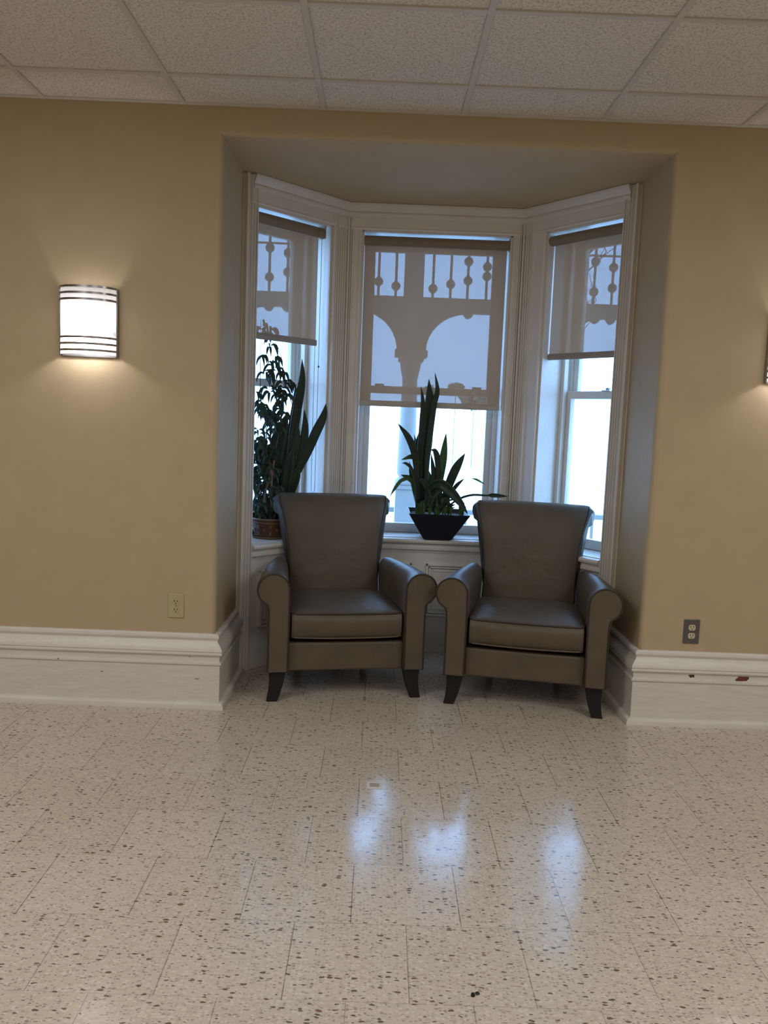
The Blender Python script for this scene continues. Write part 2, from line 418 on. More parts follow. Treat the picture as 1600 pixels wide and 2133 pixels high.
def chip(cx, cz, w_, h_, y, parent, mat, name='paint_chip', seed=0):
    rnd = random.Random(seed); mb = MB(); pts = []
    for k in range(14):
        a = 2 * PI * k / 14; r = .5 + rnd.uniform(-.16, .14)
        pts.append((cx + w_ * r * math.copysign(abs(math.cos(a)) ** .6, math.cos(a)), cz + h_ * r * math.copysign(abs(math.sin(a)) ** .7, math.sin(a))))
    mb.add([(x, y, z) for x, z in pts] + [(x, y + .0012, z) for x, z in pts], [tuple(range(14)), tuple(range(14, 28))] + [(k, (k + 1) % 14, 14 + (k + 1) % 14, 14 + k) for k in range(14)])
    o = mb.build(name, mat, parent, smooth=False); o['label'] = 'patch of bare brown wood' if mat is M['chip'] else 'small dark scuff'
    return o
chip(2.232, .243, .028, .016, -.0275, br, M['chip'], seed=3)
chip(2.470, .236, .058, .026, -.0275, br, M['chip'], seed=5)
chip(-.112, .246, .010, .005, -.0275, bl, M['scuff'], 'scuff', 2)
chip(-.075, .140, .022, .004, -.0280, bl, M['scuff'], 'scuff', 4)
chip(-.72, .216, .008, .005, -.0370, bl, M['scuff'], 'scuff', 6)
chip(-.52, .160, .010, .005, -.0280, bl, M['scuff'], 'scuff', 8)

# ------------------------------------------------------------------ bay wall with three sash windows
SEG = [(PA, PB), (PB, PC), (PC, PD)]
OPEN = [(.085, .620), (.090, .948), (.170, .685)]
SILL, HEAD, THK = .690, 2.445, .30
def frame_of(i):
    a, b = SEG[i]; d = (b - a).normalized(); return a, d, Vector((-d.y, d.x)), (b - a).length
def W(i):
    a, d, n, ln = frame_of(i)
    return lambda s, m, z: (a.x + d.x * s + n.x * m, a.y + d.y * s + n.y * m, z)
def offset_pts(m):
    out = []
    for k, p in enumerate((PA, PB, PC, PD)):
        if k == 0: n = frame_of(0)[2]; out.append(p + n * m)
        elif k == 3: n = frame_of(2)[2]; out.append(p + n * m)
        else:
            n0 = frame_of(k - 1)[2]; n1 = frame_of(k)[2]; q = (n0 + n1).normalized(); out.append(p + q * (m / q.dot(n0)))
    return out
OUT = offset_pts(THK)
bay = MB()
for i in range(3):
    a, d, n, ln = frame_of(i); s0, s1 = OPEN[i]
    def pl(s, m): q = a + d * s + n * m; return (q.x, q.y)
    I0, I1, O0, O1 = SEG[i][0], SEG[i][1], OUT[i], OUT[i + 1]
    bay.prism([tuple(I0), pl(s0, 0), pl(s0, THK), tuple(O0)], 0, ZT + .05)
    bay.prism([pl(s1, 0), tuple(I1), tuple(O1), pl(s1, THK)], 0, ZT + .05)
    bay.prism([pl(s0, 0), pl(s1, 0), pl(s1, THK), pl(s0, THK)], 0, SILL - .03)
    bay.prism([pl(s0, 0), pl(s1, 0), pl(s1, THK), pl(s0, THK)], HEAD, ZT + .05)
# closers between bay and jambs
bay.prism([tuple(PA), tuple(OUT[0]), (-.30, .32), (-.02, .30)], -.1, ZT + .05)
bay.prism([tuple(PD), (AW + .02, .30), (AW + .30, .32), tuple(OUT[3])], -.1, ZT + .05)
wbay = struct(bay.build('wall_bay', M['trim'], smooth=False))

def reeds(width, kind):
    """cross-section of a moulded casing: (s, protrusion) from its outer edge inwards"""
    if kind == 'reed':
        n = 2; w_ = width / n; pts = [(0, 0)]
        for k in range(n): pts += [(w_ * (k + t / 6), .012 + .018 * math.sin(PI * t / 6)) for t in range(0, 7)]
        pts += [(width, 0)]
    elif kind == 'fluted':
        pts = [(0, 0), (0, .030), (.006, .034), (.012, .030), (.0125, .003)]
        n = max(2, int(round((width - .026) / .0165))); w_ = (width - .026) / n
        for k in range(n):
            x = .014 + k * w_
            pts += [(x + w_ * (.06 + .88 * t / 6), .003 + .023 * math.sin(PI * (t / 6)) ** .7) for t in range(0, 7)]
        pts += [(width - .012, .003), (width - .010, .024), (width - .003, .022), (width, .016), (width, 0)]
    else:
        pts = [(0, 0), (0, .024), (.008, .026), (.012, .018), (width - .020, .018), (width - .016, .023), (width - .006, .023), (width, .016), (width, 0)]
    return pts
def casing(i, s_outer, s_inner, z0, z1, kind, parent):
    f = W(i); sg = 1 if s_inner > s_outer else -1; wd = abs(s_inner - s_outer); pr = reeds(wd, kind)
    mb = MB(); mb.loft([[f(s_outer + sg * s, -m, z) for s, m in pr] for z in (z0, z1)], True, True)
    return mb.build('casing', M['trim'], parent, angle=35)

SH = [(.095, .565, 1.775, .050), (.100, .930, 1.452, .050), (.182, .672, 1.744, .050)]
for i in range(3):
    f = W(i); a, d, n, ln = frame_of(i); s0, s1 = OPEN[i]
    # lining of the recess
    win = MB()
    lin = .012
    win.box(s0, s0 + lin, -.002, .285, SILL, HEAD, f); win.box(s1 - lin, s1, -.002, .285, SILL, HEAD, f)
    win.box(s0, s1, -.002, .285, HEAD - lin, HEAD, f)
    # stops on both sides
    for (q0, q1, m0, m1) in ((s0 + lin, s0 + .036, .165, .198), (s1 - .036, s1 - lin, .165, .198), (s0 + lin, s0 + .030, .243, .250), (s1 - .030, s1 - lin, .243, .250)):
        win.box(q0, q1, m0, m1, SILL, HEAD - lin, f)
    win.box(s0 + lin, s1 - lin, .165, .198, HEAD - .036, HEAD - lin, f)
    wo = struct(win.build('window_%d' % (i + 1), M['trim'], smooth=False, bevel=.0015, seg=1))
    # casings
    if i == 0:
        casing(i, .004, s0, 0, ZT - .004, 'fluted', wo); casing(i, ln - .002, s1 + .0, .60, 2.50, 'fluted', wo)
    elif i == 1:
        casing(i, .034, s0, .60, HEAD - .0045, 'plain', wo); casing(i, ln - .034, s1, .60, HEAD - .0045, 'plain', wo)
        casing(i, .004, .034, .60, 2.50, 'reed', wo); casing(i, ln - .004, ln - .034, .60, 2.50, 'reed', wo)
    else:
        casing(i, .008, .085, .60, 2.50, 'fluted', wo); casing(i, .085, s0, .60, HEAD - .0045, 'plain', wo); casing(i, ln - .004, s1, 0, ZT - .004, 'fluted', wo)
    # head casing with crown
    e0, e1 = (.05 if i == 0 else -.006), (ln - .05 if i == 2 else ln + .006)
    hp = [(HEAD - .004, 0), (HEAD - .004, .018), (HEAD + .006, .022), (HEAD + .012, .018), (HEAD + .068, .018), (HEAD + .074, .027), (HEAD + .086, .029), (HEAD + .096, .024),
          (HEAD + .104, .030), (HEAD + .120, .040), (HEAD + .134, .046), (ZT - .002, .046), (ZT - .002, 0)]
    MB().loft([[f(s, -m, z) for z, m in hp] for s in (e0, e1)], True, True).build('head_casing', M['trim'], wo, angle=30)
    # stool and apron mouldings
    e0, e1 = (s0 - .004 if i == 0 else .010), (s1 + .004 if i == 2 else ln - .010)
    sp = [(.290, .652), (.290, .690), (-.030, .684), (-.040, .680), (-.045, .670), (-.042, .660), (-.034, .655), (-.024, .652), (-.020, .640), (-.026, .634), (-.026, .620), (-.014, .608), (-.012, .600), (0, .598), (0, .652)]
    q = MB(); q.box(s0, s1, 0, .290, .655, .688, f)
    sp2 = [(0, .684)] + sp[2:-1]
    q.loft([[f(s, m, z) for m, z in sp2] for s in (e0, e1)], True, True)
    q.build('window_sill', M['trim'], wo, angle=30)
    # apron
    ap = MB(); ap.box(e0 + .0, e1, -.008, 0, .0, .605, f)
    ap.box(e0, e1, -.022, 0, 0, .035, f)
    apo = ap.build('apron_panelling', M['trim'], wo, smooth=False, bevel=.002)
    def panel(p0, p1, z0, z1):
        mm = MB()
        for off, wd, th in ((0, .012, .020), (.016, .010, .014), (.040, .006, .012)):
            a0, a1, b0, b1 = p0 + off, p1 - off, z0 + off, z1 - off
            mm.box(a0, a1, -.008 - th, -.007, b0, b0 + wd, f); mm.box(a0, a1, -.008 - th, -.007, b1 - wd, b1, f)
            mm.box(a0, a0 + wd, -.008 - th, -.007, b0, b1, f); mm.box(a1 - wd, a1, -.008 - th, -.007, b0, b1, f)
        mm.box(p0 + .046, p1 - .046, -.016, -.007, z0 + .046, z1 - .046, f)
        mm.build('raised_panel', M['trim'], wo, smooth=False, bevel=.002)
    if i == 1: panel(.10, .450, .22, .535); panel(.536, .92, .22, .535)
    elif i == 0: panel(.14, .60, .22, .535)
    else: panel(.17, .60, .22, .535)
    # two sashes
    def sash(z0, z1, m0, m1, st, bot, tp, nm):
        mb = MB(); a0, a1 = s0 + lin + .001, s1 - lin - .001
        mb.box(a0, a0 + st, m0, m1, z0, z1, f); mb.box(a1 - st, a1, m0, m1, z0, z1, f)
        mb.box(a0 + st, a1 - st, m0, m1, z0, z0 + bot, f); mb.box(a0 + st, a1 - st, m0, m1, z1 - tp, z1, f)
        so = mb.build(nm, M['trim'], wo, smooth=False, bevel=.004)
        mc = (m0 + m1) / 2
        MB().box(a0 + st - .004, a1 - st + .004, mc - .002, mc + .002, z0 + bot - .004, z1 - tp + .004, f).build('pane', M['glass'], so, smooth=False)
        return so
    lo = sash(.690, 1.578, .200, .240, .062 if i == 1 else .050, .055, .043, 'sash')
    sash(1.535, HEAD - lin, .252, .288, .062 if i == 1 else .050, .043, .055, 'sash')
    mid = (s0 + s1) / 2 + (.05 if i == 2 else 0)
    lk = MB(); lk.box(mid - .028, mid + .028, .196, .232, 1.578, 1.584, f)
    lk.lathe([(.004, 0), (.011, .002), (.011, .010), (.004, .014)], *f(mid, .215, 0)[:2], seg=14, z0=1.584)
    lk.box(mid - .004, mid + .026, .206, .214, 1.588, 1.594, f); lk.build('sash_lock', M['chrome'], lo)
    for q0 in (s0 + .10, s1 - .17) if i == 1 else ():
        MB().box(q0, q0 + .055, .186, .200, 1.578, 1.590, f).build('sash_lift', M['chrome'], lo, bevel=.002)
    # roller shade
    sh0, sh1, zb, m = SH[i]
    base = f((sh0 + sh1) / 2, m, HEAD - .02)
    lab = ['tan roller shade in the left angled window, above the leafy plant',
           'tan roller shade in the wide middle window, its hem the lowest of the three',
           'tan roller shade in the right angled window, pulled down to mid height'][i]
    ro = empty('roller_shade', base, label=lab, cat='window shade', group='roller shades in the bay windows')
    zt_ = 2.392; rt = .027
    mb = MB(); A_ = Vector(f(sh0, m - .028, zt_)); B_ = Vector(f(sh1, m - .028, zt_)); mb.tube([A_, B_], rt, 24)
    mb.build('roller_tube', M['tube'], ro, origin=base)
    cl = MB(); z_top = zt_ - .004
    m2 = m - .028 + rt * .97
    nn = 16
    cl.add([f(sh0 + .004 + (sh1 - sh0 - .008) * k / nn, m2 + .0015 * math.sin(k * 1.3), z) for z in (zb, zb + (z_top - zb) * .33, zb + (z_top - zb) * .66, z_top) for k in range(nn + 1)],
           [(r * (nn + 1) + k, r * (nn + 1) + k + 1, (r + 1) * (nn + 1) + k + 1, (r + 1) * (nn + 1) + k) for r in range(3) for k in range(nn)])
    cl.build('shade_fabric', M['fabric'], ro, origin=base)
    hb = MB(); hb.loft([[f(s, m2 + x, z) for x, z in [(-.004, zb + .034), (-.008, zb + .028), (-.009, zb + .008), (-.005, zb), (.005, zb), (.009, zb + .008), (.008, zb + .028), (.004, zb + .034)]] for s in (sh0 + .003, sh1 - .003)], True, True)
    hb.build('hem_bar', M['hem'] if i == 1 else M['fabric_edge'], ro, origin=base)
    for e, q in ((sh0 - .010, -1), (sh1 + .002, 1)):
        bk = MB(); bk.box(e, e + .006, m - .052, m + .010, zt_ - .030, HEAD - lin, f)
        bk.build('bracket', M['ivory_clip'], ro, origin=base, bevel=.003)
    e = sh1 + .012 if i < 2 else sh0 - .012
    ch = MB()
    for dm in (-.012, .022):
        ch.tube([f(e, m + dm, zt_), f(e, m + dm, 1.30), f(e, m + dm * .9, .95)], .0022, 6)
    zz = 2.35
    ch.tube([f(e, m - .011, .95), f(e, m + .005, .938), f(e, m + .020, .95)], .0022, 6)
    ch.build('pull_chain', M['bead'], ro, origin=base)
    bs = MB(); cpt = f(e, m - .014, 1.66); bs.lathe([(.001, -.006), (.005, -.003), (.005, .003), (.001, .006)], cpt[0], cpt[1], 10, z0=cpt[2]); bs.build('chain_stop', M['dark'], ro, origin=base)
    # outside ledge
    MB().box(s0, s1, .285, .40, .66, .715, f).build('outer_ledge', M['ext'], wo, smooth=False, bevel=.004)

# ------------------------------------------------------------------ armchairs
def make_chair(loc, rz, label):
    t = empty('armchair', loc, rz, label=label, cat='armchair', group='two taupe leather armchairs in the bay')
    Lm = M['leather']
    # base
    b = MB(); rings = []
    for v, hw, z0 in ((-.018, .284, .158), (-.022, .286, .152), (-.022, .286, .150), (.30, .27, .150), (.555, .205, .150)):
        rings.append([(-hw, v, z0), (hw, v, z0), (hw, v, .290), (-hw, v, .290)])
    b.loft(rings[2:], True, True); b.build('seat_frame', Lm, t, bevel=.010, seg=3)
    # cushion
    def crown(u, v): 
        return .030 * max(0, 1 - (u / .275) ** 4) * max(0, math.sin(PI * min(1, max(0, (v + .02) / .56)))) ** .6
    cu = MB(); rings = []
    N_ = 26
    for k in range(N_ + 1):
        q = -1 + 2 * k / N_; u = .273 * math.copysign(1 - (1 - abs(q)) ** 1.7 if abs(q) > .8 else abs(q) * (1 - .2 ** 1.7) / .8, q) if q else 0
        edge = max(0, (abs(q) - .90) / .10); sh = .016 * edge ** 2
        loop = []
        vb = .50 - .03 * abs(q) ** 3
        for j in range(15): loop.append((-.030 + .50 * 0 + (vb + .03) * j / 14 + (sh if j == 0 else 0), None))
        pts = []
        bulge = .012 * (1 - q * q)
        sag = -.004 * (1 - q * q)
        z0, z1 = .313 + sh + sag, .437 - sh
        pts += [(-.030 - bulge * .6 + sh, z0 + .010), (-.036 - bulge + sh, z0 + .045), (-.037 - bulge + sh, z1 - .045), (-.032 - bulge * .6 + sh, z1 - .010), (-.024 + sh, z1 - .002)]
        for j in range(1, 14):
            v = -.024 + (vb + .02) * j / 14; pts.append((v, z1 + crown(u, v)))
        pts += [(vb, z1 - .010), (vb, z0 + .010), (vb - .01, z0), (-.022 + sh, z0)]
        rings.append([(u, v, z) for v, z in pts])
    cu.loft(rings, True, True); cuo = cu.build('seat_cushion', Lm, t, angle=60)
    for zz, zf in ((.434, 1), (.318, 0)):
        pts = []
        for k in range(25):
            q = -1 + 2 * k / 24; bulge = .012 * (1 - q * q)
            pts.append((q * .268, -.032 - bulge * .6 + (.012 if abs(q) == 1 else 0), zz - (0 if zf else .004 * (1 - q * q))))
        pts = [(-.273, .30, zz), (-.273, .0, zz)] + pts + [(.273, .0, zz), (.273, .30, zz)]
        MB().tube(pts, .0042, 8).build('piping', M['leather'] if not zf else M['welt'], cuo)
    # arms
    cxr, czr, rr = .360, .556, .076
    outl = [(.286, .152), (.285, .30), (.283, .45), (.284, .51)] + arc(cxr, czr, rr, 172, -52, 22) + [(.392, .487), (.384, .470), (.381, .43), (.381, .30), (.382, .152)]
    for sg in (-1, 1):
        ar = MB(); rings = []
        for v, ins in ((-.046, .006), (-.050, .0), (-.046, .0), (.06, 0), (.18, 0), (.30, 0), (.40, 0), (.50, 0), (.535, .012)):
            tt = max(0, v) / .5; tap = .30 * tt ** 1.3
            ring = []
            for u, z in outl:
                uc, zc = cxr * (1 - .02), .40
                u2 = .283 + (u - .283) * (1 - tap) - .035 * tt * (z / .6); z2 = z + (-.012 * tt if z > .4 else 0) + (.004 * math.sin(PI * min(1, tt)) if z > .55 else 0)
                if ins:
                    u2 += (uc - .02 - u2) * ins * 3; z2 += (.36 - z2) * ins * 1.2 if z > .2 else 0
                ring.append((sg * u2, v, z2))
            rings.append(ring)
        ar.loft(rings[1:], True, True)
        ao = ar.build('armrest', Lm, t, angle=40, bevel=.004, seg=2)
        MB().tube([(sg * u, -.0515, z) for u, z in outl[:-1] + [outl[-1]]], .0040, 8).build('piping', M['welt'], ao)
    # back
    side = [(.478, .300, .245, 0), (.484, .42, .243, 0), (.492, .50, .240, 0), (.505, .58, .240, 0), (.520, .66, .246, 0), (.538, .74, .256, 0), (.556, .81, .270, 0), (.574, .86, .283, 0), (.596, .905, .297, 0), (.622, .936, .308, 0),
            (.652, .951, .316, 1), (.684, .948, .322, 1), (.708, .930, .326, 1), (.718, .902, .328, 1), (.712, .872, .326, 1), (.690, .850, .318, 1), (.664, .842, .308, 1),
            (.640, .826, .288, 2), (.622, .76, .262, 2), (.606, .68, .244, 2), (.594, .60, .226, 2), (.582, .45, .212, 2), (.572, .30, .205, 2), (.565, .152, .200, 2), (.49, .152, .24, 2)]
    bk = MB(); rings = []
    for k in range(21):
        q = -1 + 2 * k / 20; ring = []
        for (v, z, hw, kd) in side:
            bul = (.016 * (1 - q * q) if kd == 0 else 0)
            wrap = (.022 * abs(q) ** 6 if kd == 0 else 0)
            drop = -.030 * max(0, (abs(q) - .86) / .14) ** 2.2 * max(0, (z - .86) / .09)
            ring.append((q * hw * 1.035, v - bul + wrap, z + drop + (.006 * (1 - q * q) if .93 < z else 0)))
        rings.append(ring)
    bk.loft(rings, True, True); bo = bk.build('backrest', Lm, t, angle=48, bevel=.006, seg=2)
    for sg in (-1, 1):
        pp = MB()
        pp.tube([(sg * (hw * 1.035 * .955 + .002), v + .012 + .006, z) for v, z, hw, kd in side if kd == 0 and z > .4][:-1] + [(sg * .300, .626, .936), (sg * .302, .655, .944)], .0036, 8)
        pp.build('piping', M['welt'], bo)
    # legs
    for sg in (-1, 1):
        lg = MB(); rings = []
        for k in range(9):
            q = k / 8; z = .158 * (1 - q); cu_ = .332 + .024 * q ** 2.2; hw = .0425 - .017 * q ** .8; hv = .026 - .008 * q; vv = .005 - .012 * q ** 2
            rings.append([(sg * (cu_ - hw), vv - hv, z), (sg * (cu_ + hw), vv - hv, z), (sg * (cu_ + hw), vv + hv, z), (sg * (cu_ - hw), vv + hv, z)])
        lg.loft(rings, True, True).build('leg', M['ebony'], t, bevel=.003)
    for sg in (-1, 1):
        lg = MB(); rings = []
        for k in range(7):
            q = k / 6; z = .158 * (1 - q); cu_ = .185; hw = .022 - .006 * q; vv = .510 + .035 * q ** 1.5
            rings.append([(sg * (cu_ - hw), vv - hw, z), (sg * (cu_ + hw), vv - hw, z), (sg * (cu_ + hw), vv + hw, z), (sg * (cu_ - hw), vv + hw, z)])
        lg.loft(rings, True, True).build('leg', M['ebony'], t, bevel=.003)
    return t
c1 = make_chair((.6045, .1835, 0), math.radians(10.8), 'taupe leather armchair with rolled arms, the left one beside the basket plant')
c2 = copy_tree(c1); c2.location = (1.4725, .1125, 0); c2.rotation_euler = (0, 0, math.radians(-10.6))
c2['label'] = 'taupe leather armchair with rolled arms, the right one near the grey outlet'

# ------------------------------------------------------------------ plants
def leaf_mesh(mb, pts, width, twist=0, fold=.25, prof='snake', n=7):
    P = catmull(pts, n); m = len(P); Lr = []
    for i, p in enumerate(P):
        t = (P[min(i + 1, m - 1)] - P[max(i - 1, 0)]).normalized(); q = i / (m - 1)
        side = t.cross(Vector((0, -1, 0)))
        if side.length < 1e-4: side = Vector((1, 0, 0))
        side.normalize(); side = Matrix.Rotation(twist * (.4 + .6 * q), 3, t) @ side; nor = side.cross(t)
        if prof == 'snake': w_ = width * (.42 + .58 * math.sin(PI * min(.5, q * .9) )) * (1 if q < .62 else max(.02, math.cos((q - .62) / .38 * PI / 2) ** .9))
        elif prof == 'strap': w_ = width * (.55 + .45 * math.sin(PI * min(1, q * 1.1))) * (1 if q < .8 else max(.03, (1 - q) / .2))
        else: w_ = width * max(.04, math.sin(PI * min(1, max(.02, q))) ** .8)
        h = w_ / 2
        Lr.append([p - side * h + nor * h * fold, p - side * h * .5 + nor * h * fold * .3, p, p + side * h * .5 + nor * h * fold * .3, p + side * h + nor * h * fold])
    o = len(mb.v)
    for r in Lr: mb.v += [Vector(x) for x in r]
    for i in range(m - 1):
        for k in range(4): mb.f.append((o + i * 5 + k, o + i * 5 + k + 1, o + (i + 1) * 5 + k + 1, o + (i + 1) * 5 + k))
    return mb
def solid(o, th=.0022):
    s = o.modifiers.new('thickness', 'SOLIDIFY'); s.thickness = th; s.offset = 0; return o

def traced(pts, sx, ox, oy, y0, y1, pw=1):
    n = len(pts); return [at(ox + x / sx, oy + y / sx, y0 + (y1 - y0) * (k / (n - 1)) ** pw) for k, (x, y) in enumerate(pts)]

# planter in the middle window
PX, PY, PZ = 1.092, 1.105, .688
pl = empty('potted_plant', (PX, PY, PZ), label='snake plant in a square tapered charcoal planter on the middle window sill', cat='potted plant')
po = MB(); hb_, ht_, hh = .083, .178, .158
def sq(h, z): return [(-h, -h, z), (h, -h, z), (h, h, z), (-h, h, z)]
po.loft([sq(hb_, 0), sq(ht_, hh), sq(ht_ - .009, hh), sq(ht_ - .022, hh - .030), sq(ht_ - .024, hh - .032)], True, True)
po.build('planter', M['pot'], pl, bevel=.002)
so = MB(); so.add([(x * (ht_ - .026), y * (ht_ - .026), hh - .026 + .006 * random.random()) for y in [-1 + .25 * k for k in range(9)] for x in [-1 + .25 * k for k in range(9)]],
                  [(r * 9 + c, r * 9 + c + 1, (r + 1) * 9 + c + 1, (r + 1) * 9 + c) for r in range(8) for c in range(8)]); so.build('soil', M['soil'], pl)
LV = [([(655, 1290), (662, 900), (688, 600), (700, 400), (695, 200)], 92, 1.10, 1.068, .1, 'snake', 0),
      ([(625, 1290), (612, 900), (635, 560), (645, 400), (628, 258)], 40, 1.09, 1.062, -.2, 'snake', 0),
      ([(680, 1290), (675, 900), (712, 600), (738, 400), (764, 290), (745, 145)], 48, 1.07, 1.052, .3, 'snake', 0),
      ([(605, 1290), (590, 950), (570, 800), (520, 680), (435, 568)], 58, 1.06, .98, -.1, 'snake', 0),
      ([(618, 1290), (606, 960), (600, 760), (650, 600), (660, 470)], 52, 1.13, 1.15, 0, 'snake', 0),
      ([(610, 1290), (600, 1000), (590, 780), (572, 655)], 38, 1.16, 1.18, 0, 'strap', 0),
      ([(640, 1290), (600, 900), (560, 845), (465, 870)], 52, 1.10, 1.05, 0, 'oval', 1),
      ([(612, 1290), (565, 1060), (530, 880)], 48, 1.08, 1.04, .1, 'strap', 0),
      ([(600, 1290), (560, 980), (510, 905), (468, 900)], 26, 1.04, 1.00, 0, 'strap', 0),
      ([(640, 1280), (590, 1080), (540, 1030), (462, 995)], 58, 1.12, 1.04, 0, 'oval', 1),
      ([(600, 1270), (550, 1050), (470, 1040), (410, 1110), (365, 1185)], 30, 1.06, .96, 0, 'strap', 1),
      ([(745, 1290), (735, 1140), (735, 1000), (712, 820)], 46, 1.09, 1.08, .2, 'snake', 0),
      ([(720, 1290), (715, 1110), (690, 955)], 50, 1.12, 1.14, 0, 'snake', 1),
      ([(790, 1290), (782, 1080), (768, 880), (745, 800), (706, 788)], 52, 1.09, 1.05, 0, 'strap', 0),
      ([(760, 1290), (782, 1050), (812, 860), (838, 648)], 66, 1.14, 1.16, .1, 'snake', 1),
      ([(800, 1290), (850, 1110), (915, 950), (995, 818)], 74, 1.12, 1.08, 0, 'snake', 0),
      ([(820, 1290), (860, 1180), (920, 1090), (988, 1028)], 32, 1.08, 1.03, 0, 'snake', 0),
      ([(700, 1270), (700, 1120), (780, 1070), (870, 1130), (950, 1220), (1018, 1322)], 88, 1.04, .925, .25, 'oval', 0),
      ([(820, 1290), (930, 1205), (1050, 1165), (1180, 1168), (1260, 1160)], 18, 1.03, .92, 0, 'strap', 0),
      ([(1180, 1166), (1240, 1168), (1350, 1176)], 34, .94, .90, 0, 'oval', 0),
      ([(640, 1290), (690, 1150), (640, 1050), (610, 1040)], 40, 1.03, 1.0, 0, 'strap', 0),
      ([(690, 1290), (655, 1120), (668, 900), (700, 700), (722, 520)], 60, 1.17, 1.18, -.15, 'snake', 0),
      ([(585, 1290), (588, 1180), (578, 1090)], 16, 1.02, 1.0, 0, 'strap', 0),
      ([(700, 1290), (740, 1180), (830, 1100)], 24, 1.0, .99, 0, 'strap', 0),
      ([(800, 1290), (830, 1220), (920, 1200)], 20, 1.0, .96, 0, 'strap', 0),
      ([(660, 1290), (705, 1180), (670, 1080)], 20, 1.01, 1.0, 0, 'strap', 0)]
for pts, wpx, y0, y1, tw, pf, g in LV:
    P = traced(pts, 4, 720, 740, y0, y1)
    wd = wpx / 4 * 4.85 / FPX
    mb = leaf_mesh(MB(), P, wd, tw, .3, pf)
    solid(mb.build('leaf', M['leaf_green'] if g else M['snake'], pl, origin=(PX, PY, PZ)), .003 if pf == 'snake' else .0015)
rnd = random.Random(11); gc = MB()
for k in range(34):
    px = rnd.uniform(575, 985); py = rnd.uniform(1230, 1290) if px < 800 else rnd.uniform(1190, 1285)
    y = rnd.uniform(.99, 1.06); a = at(720 + px / 4, 740 + 1300 / 4, y); a = Vector((min(max(a.x, PX - .14), PX + .14), y, PZ + hh - .02)); b = at(720 + px / 4, 740 + py / 4, y)
    tip = b + Vector((rnd.uniform(-.03, .03), rnd.uniform(-.02, .02), rnd.uniform(-.008, .02)))
    leaf_mesh(gc, [a, (a + b) / 2, b, tip], rnd.uniform(.010, .022), rnd.uniform(-.5, .5), .2, 'oval', 3)
solid(gc.build('undergrowth', M['leaf_green'], pl, origin=(PX, PY, PZ)), .0012)
tag(pl.children[-1], kind='stuff')
b1 = leaf_mesh(MB(), [at(983, 996, .93), at(995, 1000, .92), at(1010, 1009, .91)], .012, 0, .2, 'oval')
b1.tube([at(985, 997, .93), at(968, 1030, .97), at(950, 1050, 1.02)], .0008, 5)
b1.build('leaf', M['leaf_green'], pl, origin=(PX, PY, PZ))

# snake plant in the left window
SX, SY, SZ = .243, .955, .690
sn = empty('potted_plant', (SX, SY, SZ), label='tall broad-leaved snake plant standing in the left window behind the left armchair', cat='potted plant')
MB().lathe([(.052, 0), (.070, .115), (.075, .118), (.075, .135), (.068, .135), (.064, .112)], seg=28).build('plant_pot', M['clay'], sn)
MB().lathe([(.001, .118), (.035, .120), (.065, .114)], seg=20, caps=False).build('soil', M['soil'], sn)
SL = [([(555, 1640), (570, 1300), (598, 1000), (640, 720), (680, 480), (680, 290)], 78, .955, .955, .1),
      ([(560, 1640), (600, 1380), (720, 1130), (800, 950), (870, 800), (893, 685)], 82, .955, .925, 0),
      ([(570, 1640), (620, 1330), (685, 1080), (708, 900), (700, 740)], 70, .95, .955, -.1),
      ([(540, 1640), (580, 1300), (625, 1080), (640, 980), (636, 850)], 58, .94, .94, .2),
      ([(500, 1640), (420, 1400), (440, 1180), (490, 950), (556, 760)], 140, .95, .955, 0),
      ([(520, 1640), (520, 1300), (560, 1050), (600, 800), (626, 510)], 64, .975, .98, 0),
      ([(530, 1640), (540, 1400), (560, 1250), (600, 1090)], 100, .93, .93, 0),
      ([(500, 1640), (470, 1450), (480, 1250), (470, 1100)], 110, .965, .97, 0),
      ([(555, 1640), (575, 1480), (620, 1340), (650, 1230)], 90, .94, .935, 0)]
for pts, wpx, y0, y1, tw in SL:
    P = traced(pts, 4.267, 470, 680, y0, y1)
    P[0] = Vector((SX + (P[0].x - SX) * .3, SY + (P[0].y - SY) * .5, SZ + .115)) if P[0].z < SZ + .13 else P[0]
    solid(leaf_mesh(MB(), P, wpx / 4.267 * 4.75 / FPX, tw, .28, 'snake').build('leaf', M['snake'], sn, origin=(SX, SY, SZ)), .003)

# leafy shrub in a woven basket
BX, BY, BZ = .128, .862, .690
bk = empty('potted_plant', (BX, BY, BZ), label='leafy drooping houseplant in a brown woven basket in the left window', cat='potted plant')
bm_ = MB(); rp = []
HB = .112
for k in range(41):
    z = HB * k / 40; rp.append((.098 - .006 * math.cos(PI * k / 40) + .0013 * math.sin(k * PI / 2 * 1.6), z))
bm_.lathe(rp + [(.092, HB), (.088, HB - .015), (.086, .02)], seg=48); bo = bm_.build('basket', M['cane'], bk)
for z, r_, mt in ((.006, .0045, 'cane_light'), (.018, .0045, 'cane'), (HB - .022, .004, 'cane_light'), (HB - .004, .006, 'cane_light'), (HB - .012, .004, 'cane')):
    rad = .1035 if z > .05 else .094
    MB().tube([(rad * math.cos(2 * PI * k / 40), rad * math.sin(2 * PI * k / 40), z + .0012 * math.sin(k * PI)) for k in range(40)], r_, 8, closed=True).build('cane_band', M[mt], bo)
